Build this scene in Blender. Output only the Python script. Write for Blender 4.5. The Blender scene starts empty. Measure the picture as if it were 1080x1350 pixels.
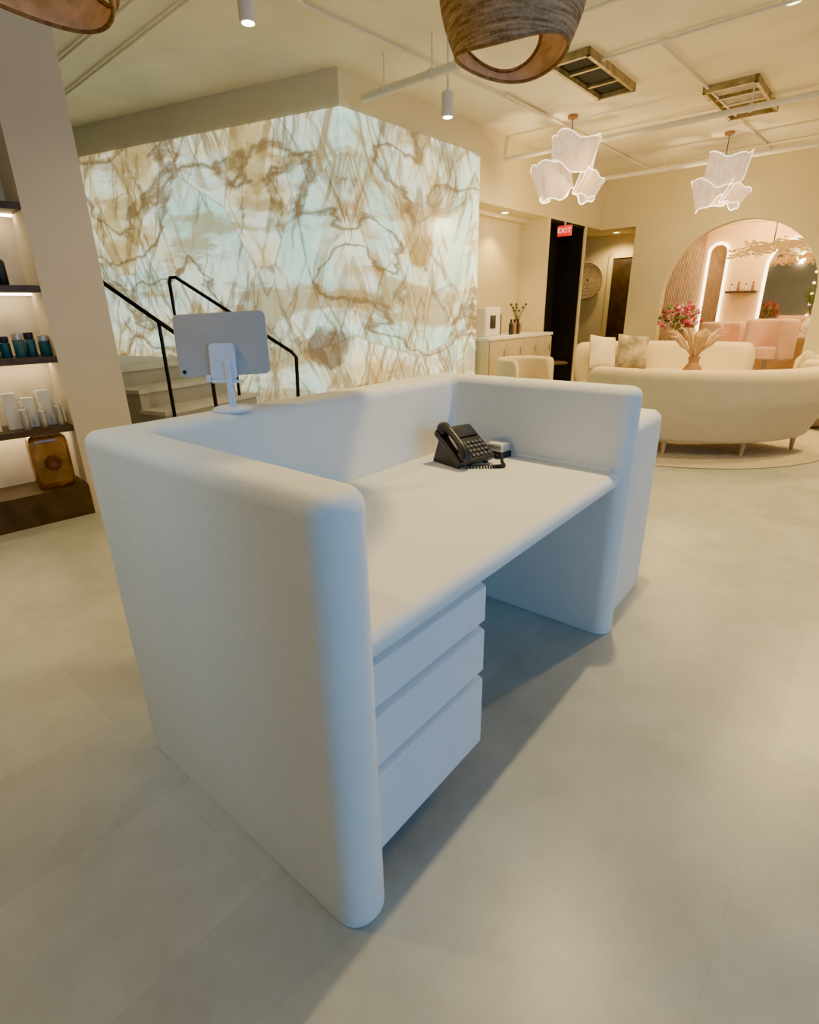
import bpy, math, random
from mathutils import Vector, Matrix, Euler
random.seed(7)
COL=bpy.context.scene.collection
# ------------------------------------------------------------------ materials
MATS={}
def M(name,col,rough=.6,metal=0.,var=.06,scale=6.,bump=0.,bscale=60.,emit=None,es=0.,trans=0.,spec=None,sheen=0.,sample=True):
    if name in MATS: return MATS[name]
    m=bpy.data.materials.new(name); m.use_nodes=True; nt=m.node_tree; b=nt.nodes['Principled BSDF']
    tc=nt.nodes.new('ShaderNodeTexCoord')
    n=nt.nodes.new('ShaderNodeTexNoise'); n.inputs['Scale'].default_value=scale; n.inputs['Detail'].default_value=4
    nt.links.new(tc.outputs['Object'],n.inputs['Vector'])
    r=nt.nodes.new('ShaderNodeValToRGB'); r.color_ramp.elements[0].position=.3; r.color_ramp.elements[1].position=.7
    c0=[max(0,c*(1-var)) for c in col]; c1=[min(1,c*(1+var)) for c in col]
    r.color_ramp.elements[0].color=(*c0,1); r.color_ramp.elements[1].color=(*c1,1)
    nt.links.new(n.outputs['Fac'],r.inputs['Fac']); nt.links.new(r.outputs['Color'],b.inputs['Base Color'])
    b.inputs['Roughness'].default_value=rough; b.inputs['Metallic'].default_value=metal
    if spec is not None: b.inputs['Specular IOR Level'].default_value=spec
    if trans: b.inputs['Transmission Weight'].default_value=trans
    if sheen: b.inputs['Sheen Weight'].default_value=sheen
    if emit: b.inputs['Emission Color'].default_value=(*emit,1); b.inputs['Emission Strength'].default_value=es
    if not sample: m.cycles.emission_sampling='NONE'
    if bump:
        n2=nt.nodes.new('ShaderNodeTexNoise'); n2.inputs['Scale'].default_value=bscale; n2.inputs['Detail'].default_value=5
        nt.links.new(tc.outputs['Object'],n2.inputs['Vector'])
        bp=nt.nodes.new('ShaderNodeBump'); bp.inputs['Strength'].default_value=bump; bp.inputs['Distance'].default_value=.01
        nt.links.new(n2.outputs['Fac'],bp.inputs['Height']); nt.links.new(bp.outputs['Normal'],b.inputs['Normal'])
    MATS[name]=m; return m
plaster=M('desk_plaster',(.77,.75,.67),.8,var=.03,scale=3,bump=.13,bscale=60)
lacquer=M('drawer_lacquer',(.73,.73,.69),.6,var=.02,bump=.03)
wallm=M('wall_paint',(.74,.64,.39),.85,var=.03,scale=2,bump=.1,bscale=90)
headm=M('header_paint',(.77,.69,.46),.85,var=.03,scale=2)
colm=M('column_paint',(.60,.54,.44),.85,var=.03,scale=2)
ceilm=M('ceiling_concrete',(.84,.78,.60),.9,var=.08,scale=1.8,bump=.9,bscale=11)
nichem=M('niche_stone',(.70,.61,.45),.8,var=.14,scale=5,bump=.1)
peach=M('peach_wall',(.90,.64,.36),.8,var=.05)
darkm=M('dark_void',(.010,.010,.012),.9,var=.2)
darkwood=M('dark_wood',(.055,.035,.022),.5,var=.35,scale=9)
brownwood=M('cabinet_wood',(.34,.24,.13),.5,var=.3,scale=8)
beigem=M('cabinet_beige',(.46,.38,.24),.6,var=.06,scale=4)
blackmetal=M('black_metal',(.012,.012,.012),.4,metal=.4)
whitemetal=M('white_metal',(.78,.74,.66),.5)
pipem=M('pipe_paint',(.82,.77,.62),.6,bump=.05)
gold=M('brass_frame',(.40,.31,.14),.55,metal=.3,var=.35,scale=12)
cream=M('cream_upholstery',(.65,.54,.31),.9,var=.04,scale=10,bump=.2,bscale=220,sheen=.2)
cream2=M('cream_pillow',(.72,.65,.46),.95,var=.05,scale=20,bump=.3,bscale=150)
greyp=M('patterned_pillow',(.34,.29,.20),.95,var=.6,scale=7,bump=.3,bscale=150)
pink=M('blush_velvet',(.82,.54,.41),.8,var=.06,sheen=.3)
rugm=M('rug_wool',(.48,.42,.30),.98,var=.15,scale=20,bump=.6,bscale=200)
legwood=M('leg_wood',(.50,.33,.15),.5,var=.2)
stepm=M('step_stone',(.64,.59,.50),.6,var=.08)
tabm=M('tablet_shell',(.44,.425,.41),.45,var=.02)
standm=M('stand_white',(.64,.68,.80),.4,var=.02)
blackp=M('black_plastic',(.018,.018,.02),.38,var=.1)
keym=M('key_plastic',(.05,.05,.055),.5,var=.1)
screenm=M('phone_screen',(.03,.035,.045),.12,var=.1)
silver=M('silver_metal',(.52,.50,.48),.3,metal=.6,var=.05)
tealm=M('teal_jar',(.03,.11,.14),.25,var=.2)
whitep=M('white_box',(.76,.74,.68),.5,var=.02)
amber=M('amber_glass',(.30,.16,.06),.06,var=.65,scale=8,spec=.9,trans=.55)
ledm=M('led_strip',(1,.85,.6),.5,emit=(1,.76,.42),es=32)
ledw=M('led_arch',(1,.9,.75),.5,emit=(1,.76,.42),es=10)
bulb=M('spot_lens',(1,.95,.85),.5,emit=(1,.86,.62),es=25,sample=False)
softbulb=M('vanity_bulb',(1,.95,.85),.5,emit=(1,.80,.5),es=5,sample=False)
mirror=M('mirror_glass',(.92,.84,.70),.05,metal=1.,var=.02)
twig=M('chandelier_glow',(.22,.13,.04),.6,emit=(1,.52,.12),es=1.25,sample=False)
flower=M('flower_petals',(.45,.06,.10),.8,var=.7,scale=14)
flower2=M('pink_petals',(.66,.30,.32),.8,var=.5,scale=14)
green=M('leaf_green',(.10,.13,.04),.8,var=.4)
pampas=M('pampas_plume',(.56,.40,.22),.95,var=.2,scale=14)
terra=M('terracotta',(.36,.19,.09),.8,var=.15)
woven=M('woven_fibre',(.50,.40,.25),.9,var=.3,scale=30)
signred=M('exit_red',(.8,.03,.02),.4,emit=(1,.03,.02),es=1.1,sample=False)
signwhite=M('exit_letters',(1,.8,.7),.4,emit=(1,.6,.5),es=1.8,sample=False)
glassm=M('window_glass',(.6,.75,.95),.1,var=.05,spec=.8)

def onyx_mat():
    m=bpy.data.materials.new('backlit_onyx'); m.use_nodes=True; nt=m.node_tree; N=nt.nodes; L=nt.links; b=N['Principled BSDF']
    uv=N.new('ShaderNodeUVMap'); uv.uv_map='UVMap'
    sep=N.new('ShaderNodeSeparateXYZ'); L.new(uv.outputs[0],sep.inputs[0])
    def math_(op,a,bv=None,c=None,clamp=False):
        n=N.new('ShaderNodeMath'); n.operation=op; n.use_clamp=clamp
        for i,x in enumerate((a,bv,c)):
            if x is None: continue
            if isinstance(x,(int,float)): n.inputs[i].default_value=x
            else: L.new(x,n.inputs[i])
        return n.outputs[0]
    def noise(vec,scale,detail=3,dist=0.,rough=.5):
        n=N.new('ShaderNodeTexNoise'); n.inputs['Scale'].default_value=scale; n.inputs['Detail'].default_value=detail
        n.inputs['Distortion'].default_value=dist; n.inputs['Roughness'].default_value=rough; L.new(vec,n.inputs['Vector']); return n
    def comb(x,y,z=0.):
        n=N.new('ShaderNodeCombineXYZ')
        for i,v in enumerate((x,y,z)):
            if isinstance(v,(int,float)): n.inputs[i].default_value=v
            else: L.new(v,n.inputs[i])
        return n.outputs[0]
    def mapv(vec,sx,sy,rot,off=0):
        n0=N.new('ShaderNodeMapping'); n0.inputs['Rotation'].default_value=(0,0,rot); L.new(vec,n0.inputs['Vector'])
        n=N.new('ShaderNodeMapping'); n.inputs['Scale'].default_value=(sx,sy,1); n.inputs['Location'].default_value=(off,off*.7,off); L.new(n0.outputs[0],n.inputs['Vector']); return n.outputs[0]
    def warp(vec,scale,amt,det=2):
        n=N.new('ShaderNodeVectorMath'); n.operation='MULTIPLY_ADD'; L.new(noise(vec,scale,det).outputs['Color'],n.inputs[0]); n.inputs[1].default_value=(amt,amt,0); L.new(vec,n.inputs[2]); return n.outputs[0]
    def ramp01(x,a,b_):
        mr=N.new('ShaderNodeMapRange'); mr.interpolation_type='SMOOTHSTEP'; L.new(x,mr.inputs[0]); mr.inputs[1].default_value=a; mr.inputs[2].default_value=b_; mr.inputs[3].default_value=0; mr.inputs[4].default_value=1; return mr.outputs[0]
    um=math_('PINGPONG',math_('ADD',sep.outputs[0],.96),1.0)
    base0=comb(um,sep.outputs[1],math_('MULTIPLY',sep.outputs[0],.35))
    vvec=mapv(warp(comb(um,sep.outputs[1],0),3.,.03,3),.85,.46,.55,1.3)
    vo=N.new('ShaderNodeTexVoronoi'); vo.inputs['Scale'].default_value=1.0; L.new(vvec,vo.inputs['Vector'])
    ve=N.new('ShaderNodeTexVoronoi'); ve.feature='DISTANCE_TO_EDGE'; ve.inputs['Scale'].default_value=1.0; L.new(vvec,ve.inputs['Vector'])
    va=N.new('ShaderNodeVectorMath'); va.operation='MULTIPLY_ADD'; L.new(vo.outputs['Color'],va.inputs[0]); va.inputs[1].default_value=(1.3,1.3,.8); L.new(base0,va.inputs[2])
    w=warp(va.outputs[0],1.1,.42,4); ws=warp(base0,.8,.60,3); w2=warp(base0,1.3,.38,4)
    vs=N.new('ShaderNodeSeparateColor'); L.new(vo.outputs['Color'],vs.inputs[0])
    def vein(vec,scale,width,detail=2,dist=.3):
        d=math_('ABSOLUTE',math_('SUBTRACT',noise(vec,scale,detail,dist).outputs['Fac'],.5))
        return math_('SUBTRACT',1.0,ramp01(d,0,width))
    cloud=noise(mapv(ws,.75,1.15,.2,2.),1.15,9,0,.62).outputs['Fac']
    cl=math_('ADD',cloud,math_('MULTIPLY',math_('SUBTRACT',vs.outputs[0],.5),.16))
    cr=N.new('ShaderNodeValToRGB'); e=cr.color_ramp.elements
    e[0].position=.35; e[0].color=(.52,.88,.74,1)
    e[1].position=.76; e[1].color=(.23,.145,.045,1)
    for p_,c_ in ((.455,(.78,.92,.76,1)),(.525,(.82,.79,.50,1)),(.59,(.62,.52,.24,1)),(.67,(.42,.30,.11,1))):
        x=e.new(p_); x.color=c_
    L.new(cl,cr.inputs[0])
    def mix(fac,c1,c2,k=1.):
        n=N.new('ShaderNodeMix'); n.data_type='RGBA'
        L.new(math_('MULTIPLY',fac,k),n.inputs['Factor']); L.new(c1,n.inputs['A']); n.inputs['B'].default_value=(*c2,1); return n.outputs['Result']
    dens=ramp01(noise(mapv(ws,1,1,0,9.),.9,3).outputs['Fac'],.38,.58)
    dens2=ramp01(noise(mapv(ws,1,1,0,19.),1.0,3).outputs['Fac'],.40,.58)
    f1=ramp01(noise(mapv(w,9,.42,.42),1.0,6,0,.62).outputs['Fac'],.49,.62)
    f2=ramp01(noise(mapv(w,9,.42,-.48,5.),1.0,6,0,.62).outputs['Fac'],.49,.62)
    f3=ramp01(noise(mapv(w2,14,.6,.05,8.),1.0,6,0,.62).outputs['Fac'],.50,.66)
    h1=ramp01(noise(mapv(ws,.5,2.4,-.15,3.),1.1,8,0,.64).outputs['Fac'],.51,.61)
    c=mix(math_('MULTIPLY',f1,dens),cr.outputs[0],(.30,.20,.065),.80)
    c=mix(math_('MULTIPLY',f2,dens2),c,(.29,.19,.065),.80)
    c=mix(f3,c,(.54,.46,.24),.30)
    c=mix(h1,c,(.36,.245,.08),.72)
    c=mix(vein(mapv(w,2.2,.26,-.45,41.),1.0,.022,5,.3),c,(.17,.10,.03),.66)
    c=mix(vein(mapv(w,2.4,.26,.40,51.),1.0,.020,5,.3),c,(.18,.11,.035),.60)
    c=mix(vein(mapv(w2,.4,1.3,-.2,31.),.9,.024,6,.3),c,(.16,.095,.03),.80)
    c=mix(math_('SUBTRACT',1.0,ramp01(ve.outputs['Distance'],.0,.010)),c,(.36,.29,.15),.6)
    px=math_('SUBTRACT',sep.outputs[0],-.28); py=math_('SUBTRACT',sep.outputs[1],1.02)
    rr=math_('SQRT',math_('ADD',math_('MULTIPLY',px,px),math_('MULTIPLY',math_('MULTIPLY',py,py),1.6)))
    rn=math_('ADD',rr,math_('MULTIPLY',math_('SUBTRACT',noise(uv.outputs[0],5,4).outputs['Fac'],.5),.5))
    c=mix(math_('SUBTRACT',1.0,ramp01(rn,.18,.30)),c,(.14,.08,.035),.82)
    L.new(c,b.inputs['Base Color']); L.new(c,b.inputs['Emission Color']); b.inputs['Emission Strength'].default_value=1.85
    b.inputs['Roughness'].default_value=.25
    return m
onyx=onyx_mat()

def floor_mat():
    m=bpy.data.materials.new('floor_tile'); m.use_nodes=True; nt=m.node_tree; N=nt.nodes; L=nt.links; b=N['Principled BSDF']
    tc=N.new('ShaderNodeTexCoord'); mp=N.new('ShaderNodeMapping'); mp.inputs['Rotation'].default_value=(0,0,-math.atan2(.756,.654)); L.new(tc.outputs['Object'],mp.inputs[0])
    br=N.new('ShaderNodeTexBrick'); L.new(mp.outputs[0],br.inputs['Vector']); br.inputs['Scale'].default_value=1
    br.inputs['Brick Width'].default_value=.92; br.inputs['Row Height'].default_value=.46; br.inputs['Mortar Size'].default_value=.0012; br.inputs['Mortar Smooth'].default_value=.3
    br.inputs['Color1'].default_value=(.395,.41,.37,1); br.inputs['Color2'].default_value=(.455,.465,.415,1); br.inputs['Mortar'].default_value=(.365,.375,.335,1)
    n=N.new('ShaderNodeTexNoise'); n.inputs['Scale'].default_value=4.; n.inputs['Detail'].default_value=8; n.inputs['Roughness'].default_value=.65; L.new(tc.outputs['Object'],n.inputs['Vector'])
    r=N.new('ShaderNodeValToRGB'); r.color_ramp.elements[0].position=.34;r.color_ramp.elements[1].position=.66; r.color_ramp.elements[0].color=(.80,.80,.78,1); r.color_ramp.elements[1].color=(1,1,1,1); L.new(n.outputs['Fac'],r.inputs[0])
    mx=N.new('ShaderNodeMix'); mx.data_type='RGBA'; mx.blend_type='MULTIPLY'; mx.inputs['Factor'].default_value=1; L.new(br.outputs['Color'],mx.inputs['A']); L.new(r.outputs[0],mx.inputs['B'])
    L.new(mx.outputs['Result'],b.inputs['Base Color']); b.inputs['Roughness'].default_value=.34; b.inputs['Specular IOR Level'].default_value=.42
    return m
floorm=floor_mat()

def veneer_mat():
    m=bpy.data.materials.new('woven_veneer'); m.use_nodes=True; nt=m.node_tree; N=nt.nodes; L=nt.links; b=N['Principled BSDF']
    tc=N.new('ShaderNodeTexCoord'); mp=N.new('ShaderNodeMapping'); mp.inputs['Scale'].default_value=(2,2,26); mp.inputs['Rotation'].default_value=(.16,.10,0); L.new(tc.outputs['Object'],mp.inputs[0])
    n=N.new('ShaderNodeTexNoise'); n.inputs['Scale'].default_value=5; n.inputs['Detail'].default_value=5; L.new(mp.outputs[0],n.inputs['Vector'])
    n2=N.new('ShaderNodeTexNoise'); n2.inputs['Scale'].default_value=110; n2.inputs['Detail'].default_value=4; L.new(tc.outputs['Object'],n2.inputs['Vector'])
    mx=N.new('ShaderNodeMix'); mx.data_type='FLOAT'; mx.inputs['Factor'].default_value=.3; L.new(n.outputs['Fac'],mx.inputs['A']); L.new(n2.outputs['Fac'],mx.inputs['B'])
    r=N.new('ShaderNodeValToRGB'); r.color_ramp.elements[0].position=.38; r.color_ramp.elements[1].position=.62
    r.color_ramp.elements[0].color=(.20,.115,.055,1); r.color_ramp.elements[1].color=(.50,.32,.175,1); L.new(mx.outputs['Result'],r.inputs[0]); L.new(r.outputs[0],b.inputs['Base Color'])
    bp=N.new('ShaderNodeBump'); bp.inputs['Strength'].default_value=.8; bp.inputs['Distance'].default_value=.004; L.new(mx.outputs['Result'],bp.inputs['Height']); L.new(bp.outputs[0],b.inputs['Normal'])
    b.inputs['Roughness'].default_value=.95; b.inputs['Specular IOR Level'].default_value=.1
    return m
veneer=veneer_mat()
def glow_mat():
    m=bpy.data.materials.new('glowing_sheet'); m.use_nodes=True; nt=m.node_tree; N=nt.nodes; L=nt.links; b=N['Principled BSDF']
    uv=N.new('ShaderNodeUVMap'); uv.uv_map='UVMap'
    w=N.new('ShaderNodeTexNoise'); w.inputs['Scale'].default_value=3.2; w.inputs['Distortion'].default_value=1.5; w.inputs['Detail'].default_value=4; L.new(uv.outputs[0],w.inputs['Vector'])
    r=N.new('ShaderNodeValToRGB'); r.color_ramp.elements[0].position=.35; r.color_ramp.elements[1].position=.62; r.color_ramp.elements[0].color=(.90,.52,.26,1); r.color_ramp.elements[1].color=(1,.78,.50,1); L.new(w.outputs['Fac'],r.inputs[0])
    L.new(r.outputs[0],b.inputs['Emission Color']); b.inputs['Emission Strength'].default_value=1.6
    b.inputs['Base Color'].default_value=(.25,.17,.10,1); m.cycles.emission_sampling='NONE'
    return m
glow=glow_mat()
edgem=M('glowing_edge',(.6,.5,.4),.5,emit=(1,.84,.55),es=4,sample=False)

# ------------------------------------------------------------------ mesh builder
class B:
    def __init__(s): s.v=[]; s.f=[]; s.uv=None; s.X=Matrix.Identity(4)
    def add(s,vs,fs):
        o=len(s.v); s.v+=[tuple(s.X@Vector(p)) for p in vs]; s.f+=[tuple(i+o for i in f) for f in fs]; return s
    def box(s,x0,x1,y0,y1,z0,z1):
        return s.add([(x0,y0,z0),(x1,y0,z0),(x1,y1,z0),(x0,y1,z0),(x0,y0,z1),(x1,y0,z1),(x1,y1,z1),(x0,y1,z1)],
          [(0,3,2,1),(4,5,6,7),(0,1,5,4),(1,2,6,5),(2,3,7,6),(3,0,4,7)])
    def slab(s,pts,rad,z0,z1,rt=0.,rb=0.,seg=6,es=5):
        if isinstance(rad,(int,float)): rad=[rad]*len(pts)
        lay=[]
        if rb>0:
            for k in range(es+1):
                t=math.pi/2*k/es; lay.append((rb*(1-math.sin(t)),z0+rb*(1-math.cos(t))))
        else: lay.append((0,z0))
        if rt>0:
            for k in range(es+1):
                t=math.pi/2*k/es; lay.append((rt*(1-math.cos(t)),z1-rt*(1-math.sin(t))))
        else: lay.append((0,z1))
        rings=[[(x,y,z) for x,y in rpoly(pts,rad,d,seg)] for d,z in lay]
        return s.rings(rings,True,True)
    def rbox(s,x0,x1,y0,y1,z0,z1,r=.01,re=None,seg=4):
        re=r if re is None else re
        return s.slab([(x0,y0),(x1,y0),(x1,y1),(x0,y1)],r,z0,z1,re,re,seg,3)
    def rings(s,rings,c0=True,c1=True,closed=True):
        n=len(rings[0]); vs=[p for r in rings for p in r]; fs=[]
        for i in range(len(rings)-1):
            for j in range(n if closed else n-1):
                a=i*n+j; b_=i*n+(j+1)%n; fs.append((a,b_,b_+n,a+n))
        if c0: fs.append(tuple(reversed(range(n))))
        if c1: fs.append(tuple(range((len(rings)-1)*n,len(rings)*n)))
        return s.add(vs,fs)
    def lathe(s,prof,n=32,cx=0,cy=0,c0=True,c1=True):
        return s.rings([[(cx+r*math.cos(2*math.pi*k/n),cy+r*math.sin(2*math.pi*k/n),z) for k in range(n)] for r,z in prof],c0,c1)
    def cyl(s,x,y,z0,z1,r,n=24,bev=0):
        if bev: return s.lathe([(r-bev,z0),(r,z0+bev),(r,z1-bev),(r-bev,z1)],n,x,y)
        return s.lathe([(r,z0),(r,z1)],n,x,y)
    def tube(s,path,r,n=10,closed=False):
        P=[Vector(p) for p in path]; m=len(P); R=r if isinstance(r,(list,tuple)) else [r]*m
        T=[]
        for i in range(m):
            a=P[i-1] if (i>0 or closed) else P[i]; b_=P[(i+1)%m] if (i<m-1 or closed) else P[i]
            T.append((b_-a).normalized())
        up=Vector((0,0,1)) if abs(T[0].z)<.9 else Vector((1,0,0))
        N_=(up-T[0]*up.dot(T[0])).normalized(); rings=[]
        for i in range(m):
            N_=(N_-T[i]*N_.dot(T[i])).normalized(); Bn=T[i].cross(N_)
            rings.append([tuple(P[i]+(N_*math.cos(2*math.pi*k/n)+Bn*math.sin(2*math.pi*k/n))*R[i]) for k in range(n)])
        if closed: rings.append(rings[0])
        return s.rings(rings,not closed,not closed)
    def sphere(s,c,r,n=12,m=8,sz=1.):
        rings=[]
        for i in range(1,m):
            t=math.pi*i/m-math.pi/2
            rings.append([(c[0]+r*math.cos(t)*math.cos(2*math.pi*k/n),c[1]+r*math.cos(t)*math.sin(2*math.pi*k/n),c[2]+r*sz*math.sin(t)) for k in range(n)])
        return s.rings(rings)
    def obj(s,name,mat,parent=None,loc=None,rot=None,smooth=40,label=None,uv=None):
        me=bpy.data.meshes.new(name); me.from_pydata(s.v,[],s.f); me.update()
        if uv:
            ul=me.uv_layers.new(name='UVMap')
            for lp in me.loops: ul.data[lp.index].uv=uv[lp.vertex_index]
        if smooth:
            me.polygons.foreach_set('use_smooth',[True]*len(me.polygons)); me.set_sharp_from_angle(angle=math.radians(smooth))
        me.materials.append(mat)
        o=bpy.data.objects.new(name,me); COL.objects.link(o)
        if parent: o.parent=parent
        if loc is not None: o.location=loc
        if rot is not None: o.rotation_euler=rot
        if label: o['label']=label
        return o
def rpoly(pts,rad,d,seg):
    out=[]; n=len(pts)
    for i in range(n):
        p0,p1,p2=(Vector(pts[i-1]),Vector(pts[i]),Vector(pts[(i+1)%n]))
        e1=(p1-p0).normalized(); e2=(p2-p1).normalized(); n1=Vector((-e1.y,e1.x)); n2=Vector((-e2.y,e2.x))
        c=p1+d*(n1+n2)/(1+n1.dot(n2)); cr=e1.x*e2.y-e1.y*e2.x; th=math.acos(max(-1,min(1,e1.dot(e2))))
        r=max(rad[i]-d,1e-4) if cr>0 else rad[i]+d; t=r*math.tan(th/2); sg=1 if cr>0 else -1
        st=c-e1*t; ce=st+n1*r*sg; v=st-ce
        for k in range(seg+1):
            a=sg*th*k/seg; out.append((ce.x+v.x*math.cos(a)-v.y*math.sin(a),ce.y+v.x*math.sin(a)+v.y*math.cos(a)))
    return out
def thing(name,label,cat,loc=(0,0,0),rz=0.,group=None):
    e=bpy.data.objects.new(name,None); COL.objects.link(e); e.location=loc; e.rotation_euler=(0,0,rz); e.empty_display_size=.1
    return tag(e,label,cat,group)
def tag(o,label,cat,group=None):
    o['label']=label; o['category']=cat
    if group: o['group']=group
    return o
def struct(o): o['kind']='structure'; return o

# ------------------------------------------------------------------ room frames
ZC=3.3
uR=Vector((.654,.756)); nR=Vector((-.756,.654)); A=Vector((-.54,5.55))
uL=Vector((-.903,.428)); nL=Vector((.428,.903))
C=A+uR*5.85; uA=Vector((.756,-.654)); nA=Vector((.654,.756))
P1=Vector((-2.35,3.75)); uS=Vector((-.7155,-.6985)); nS=Vector((-.6985,.7155))
def fb(b,P,u,n,s0,s1,d0,d1,z0,z1):
    c=[P+u*s_+n*d_ for s_,d_ in ((s0,d0),(s1,d0),(s1,d1),(s0,d1))]
    a=sum(c[i].x*c[(i+1)%4].y-c[(i+1)%4].x*c[i].y for i in range(4))
    if a<0: c=[c[0],c[3],c[2],c[1]]
    b.add([(p.x,p.y,z0) for p in c]+[(p.x,p.y,z1) for p in c],[(0,3,2,1),(4,5,6,7),(0,1,5,4),(1,2,6,5),(2,3,7,6),(3,0,4,7)])
    return b
def W(P,u,n,s,d,z=0): 
    q=P+u*s+n*d; return (q.x,q.y,z)
struct(B().box(-11,11,-6,17,-.1,0).obj('floor',floorm,smooth=0))
struct(B().box(-11,11,-6,17,ZC,ZC+.1).obj('ceiling',ceilm,smooth=0))
b=B(); fb(b,A,uL,nL,0,6.5,.0,.25,0,ZC); struct(b.obj('wall_stair',headm,smooth=0))
def panel(name,P,u,n,s0,s1,z0,z1,sgn,label):
    bb=B(); q0=P+u*s0-n*.03; q1=P+u*s1-n*.03
    vs=[(q0.x,q0.y,z0),(q1.x,q1.y,z0),(q1.x,q1.y,z1),(q0.x,q0.y,z1)]
    r0=P+u*s0-n*.002; r1=P+u*s1-n*.002
    vs+=[(r0.x,r0.y,z0),(r1.x,r1.y,z0),(r1.x,r1.y,z1),(r0.x,r0.y,z1)]
    bb.add(vs,[(0,1,2,3),(4,7,6,5),(0,4,5,1),(1,5,6,2),(2,6,7,3),(3,7,4,0)])
    uv=[(sgn*s0,z0),(sgn*s1,z0),(sgn*s1,z1),(sgn*s0,z1)]*2
    return tag(bb.obj(name,onyx,smooth=0,uv=uv),label,'wall panel')
panel('onyx_panel',A,uL,nL,-.015,6.2,.0,3.01,-1,'wide backlit cream onyx wall with amber veins above stairs')
panel('onyx_panel',A,uR,nR,-.015,2.14,.0,3.01,1,'backlit onyx wall panel with brown veins turning the corner')
b=B(); fb(b,A,uR,nR,.0,2.14,0,.3,0,ZC); struct(b.obj('wall_onyx_side',headm,smooth=0))
b=B(); fb(b,A,uR,nR,2.14,5.85,0,.3,2.55,ZC); struct(b.obj('wall_header',wallm,smooth=0))
b=B(); fb(b,A,uR,nR,2.14,3.96,.42,.55,0,2.55); struct(b.obj('wall_nook',wallm,smooth=0))
b=B(); fb(b,A,uR,nR,3.96,4.02,0,.55,0,2.55); struct(b.obj('wall_nook_side',wallm,smooth=0))
b=B(); fb(b,A,uR,nR,2.14,4.02,.3,.55,2.5,2.6); struct(b.obj('trim_5',wallm,smooth=0))
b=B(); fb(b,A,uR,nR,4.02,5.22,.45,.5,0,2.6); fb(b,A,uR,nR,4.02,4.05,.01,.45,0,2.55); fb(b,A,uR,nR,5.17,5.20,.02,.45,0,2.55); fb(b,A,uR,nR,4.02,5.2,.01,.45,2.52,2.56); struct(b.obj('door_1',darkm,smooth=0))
b=B(); fb(b,A,uR,nR,5.2,5.27,0,.6,0,2.55); struct(b.obj('trim_1',wallm,smooth=0))
out=[(0,2.55),(.56,2.55),(.56,0),(1.09,0)]
cs,cz,rr=2.11,1.48,1.02
for k in range(0,41):
    t=math.pi-math.pi*k/40; out.append((cs+rr*math.cos(t),cz+rr*math.sin(t)))
out+=[(3.13,0),(8.5,0),(8.5,ZC),(0,ZC)]
b=B(); n=len(out); vs=[W(C,uA,nA,s_,0,z) for s_,z in out]+[W(C,uA,nA,s_,.16,z) for s_,z in out]
b.add(vs,[tuple(range(n)),tuple(reversed(range(n,2*n)))]+[(i,i+n,(i+1)%n+n,(i+1)%n) for i in range(n)])
struct(b.obj('wall_far',wallm,smooth=0))
b=B(); fb(b,C,uA,nA,-2.2,.75,1.3,1.4,0,2.7); struct(b.obj('wall_hall',wallm,smooth=0))
b=B(); fb(b,C,uA,nA,.58,.68,.16,1.3,0,2.7); struct(b.obj('wall_hall_side',wallm,smooth=0))
b=B(); fb(b,C,uA,nA,-2.2,.7,.01,1.3,2.6,2.68); struct(b.obj('trim_2',wallm,smooth=0))
b=B(); fb(b,C,uA,nA,-.24,.36,1.26,1.30,0,2.2); struct(b.obj('door_2',darkwood,smooth=0))
b=B(); fb(b,C,uA,nA,-.32,-.24,1.24,1.31,0,2.28); fb(b,C,uA,nA,.36,.44,1.24,1.31,0,2.28); fb(b,C,uA,nA,-.32,.44,1.24,1.31,2.2,2.28); struct(b.obj('trim_3',wallm,smooth=0))
b=B(); fb(b,C,uA,nA,.2,7,2.9,3.0,0,3.0); struct(b.obj('wall_salon_back',peach,smooth=0))
b=B(); fb(b,C,uA,nA,.80,.88,.16,2.9,0,3.0); struct(b.obj('wall_salon_side',wallm,smooth=0))
b=B(); fb(b,C,uA,nA,.8,7,.16,2.9,2.75,2.83); struct(b.obj('trim_4',M('salon_ceiling',(.82,.71,.53),.8),smooth=0))
b=B()
for k in range(26):
    d=.3+k*.1; fb(b,C,uA,nA,.882,.93,d,d+.055,0,2.7)
b.obj('trim_6',brownwood,smooth=0)['kind']='structure'
b=B(); fb(b,P1,uS,nS,-.38,0,0,.6,0,ZC); struct(b.obj('wall_column',colm,smooth=0))
b=B(); fb(b,P1,uS,nS,0,1.8,.36,.46,0,ZC); struct(b.obj('wall_niche',nichem,smooth=0))
b=B(); fb(b,P1,uS,nS,1.8,6,0,.46,0,ZC); struct(b.obj('wall_left',colm,smooth=0))
F0=uR*-3.2
b=B(); fb(b,F0,-nR,uR,-7,4.2,-.2,0,0,ZC); struct(b.obj('wall_front',wallm,smooth=0))
R0=-nR*4
b=B(); fb(b,R0,uR,-nR,-3.4,-1.4,0,.2,0,ZC); fb(b,R0,uR,-nR,2.6,11,0,.2,0,ZC); fb(b,R0,uR,-nR,-1.4,2.6,0,.2,0,.35); fb(b,R0,uR,-nR,-1.4,2.6,0,.2,2.9,ZC)
struct(b.obj('wall_right',wallm,smooth=0))
b=B(); fb(b,R0,uR,-nR,-1.4,2.6,.10,.12,.35,2.9); struct(b.obj('window_1',glassm,smooth=0))

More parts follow.
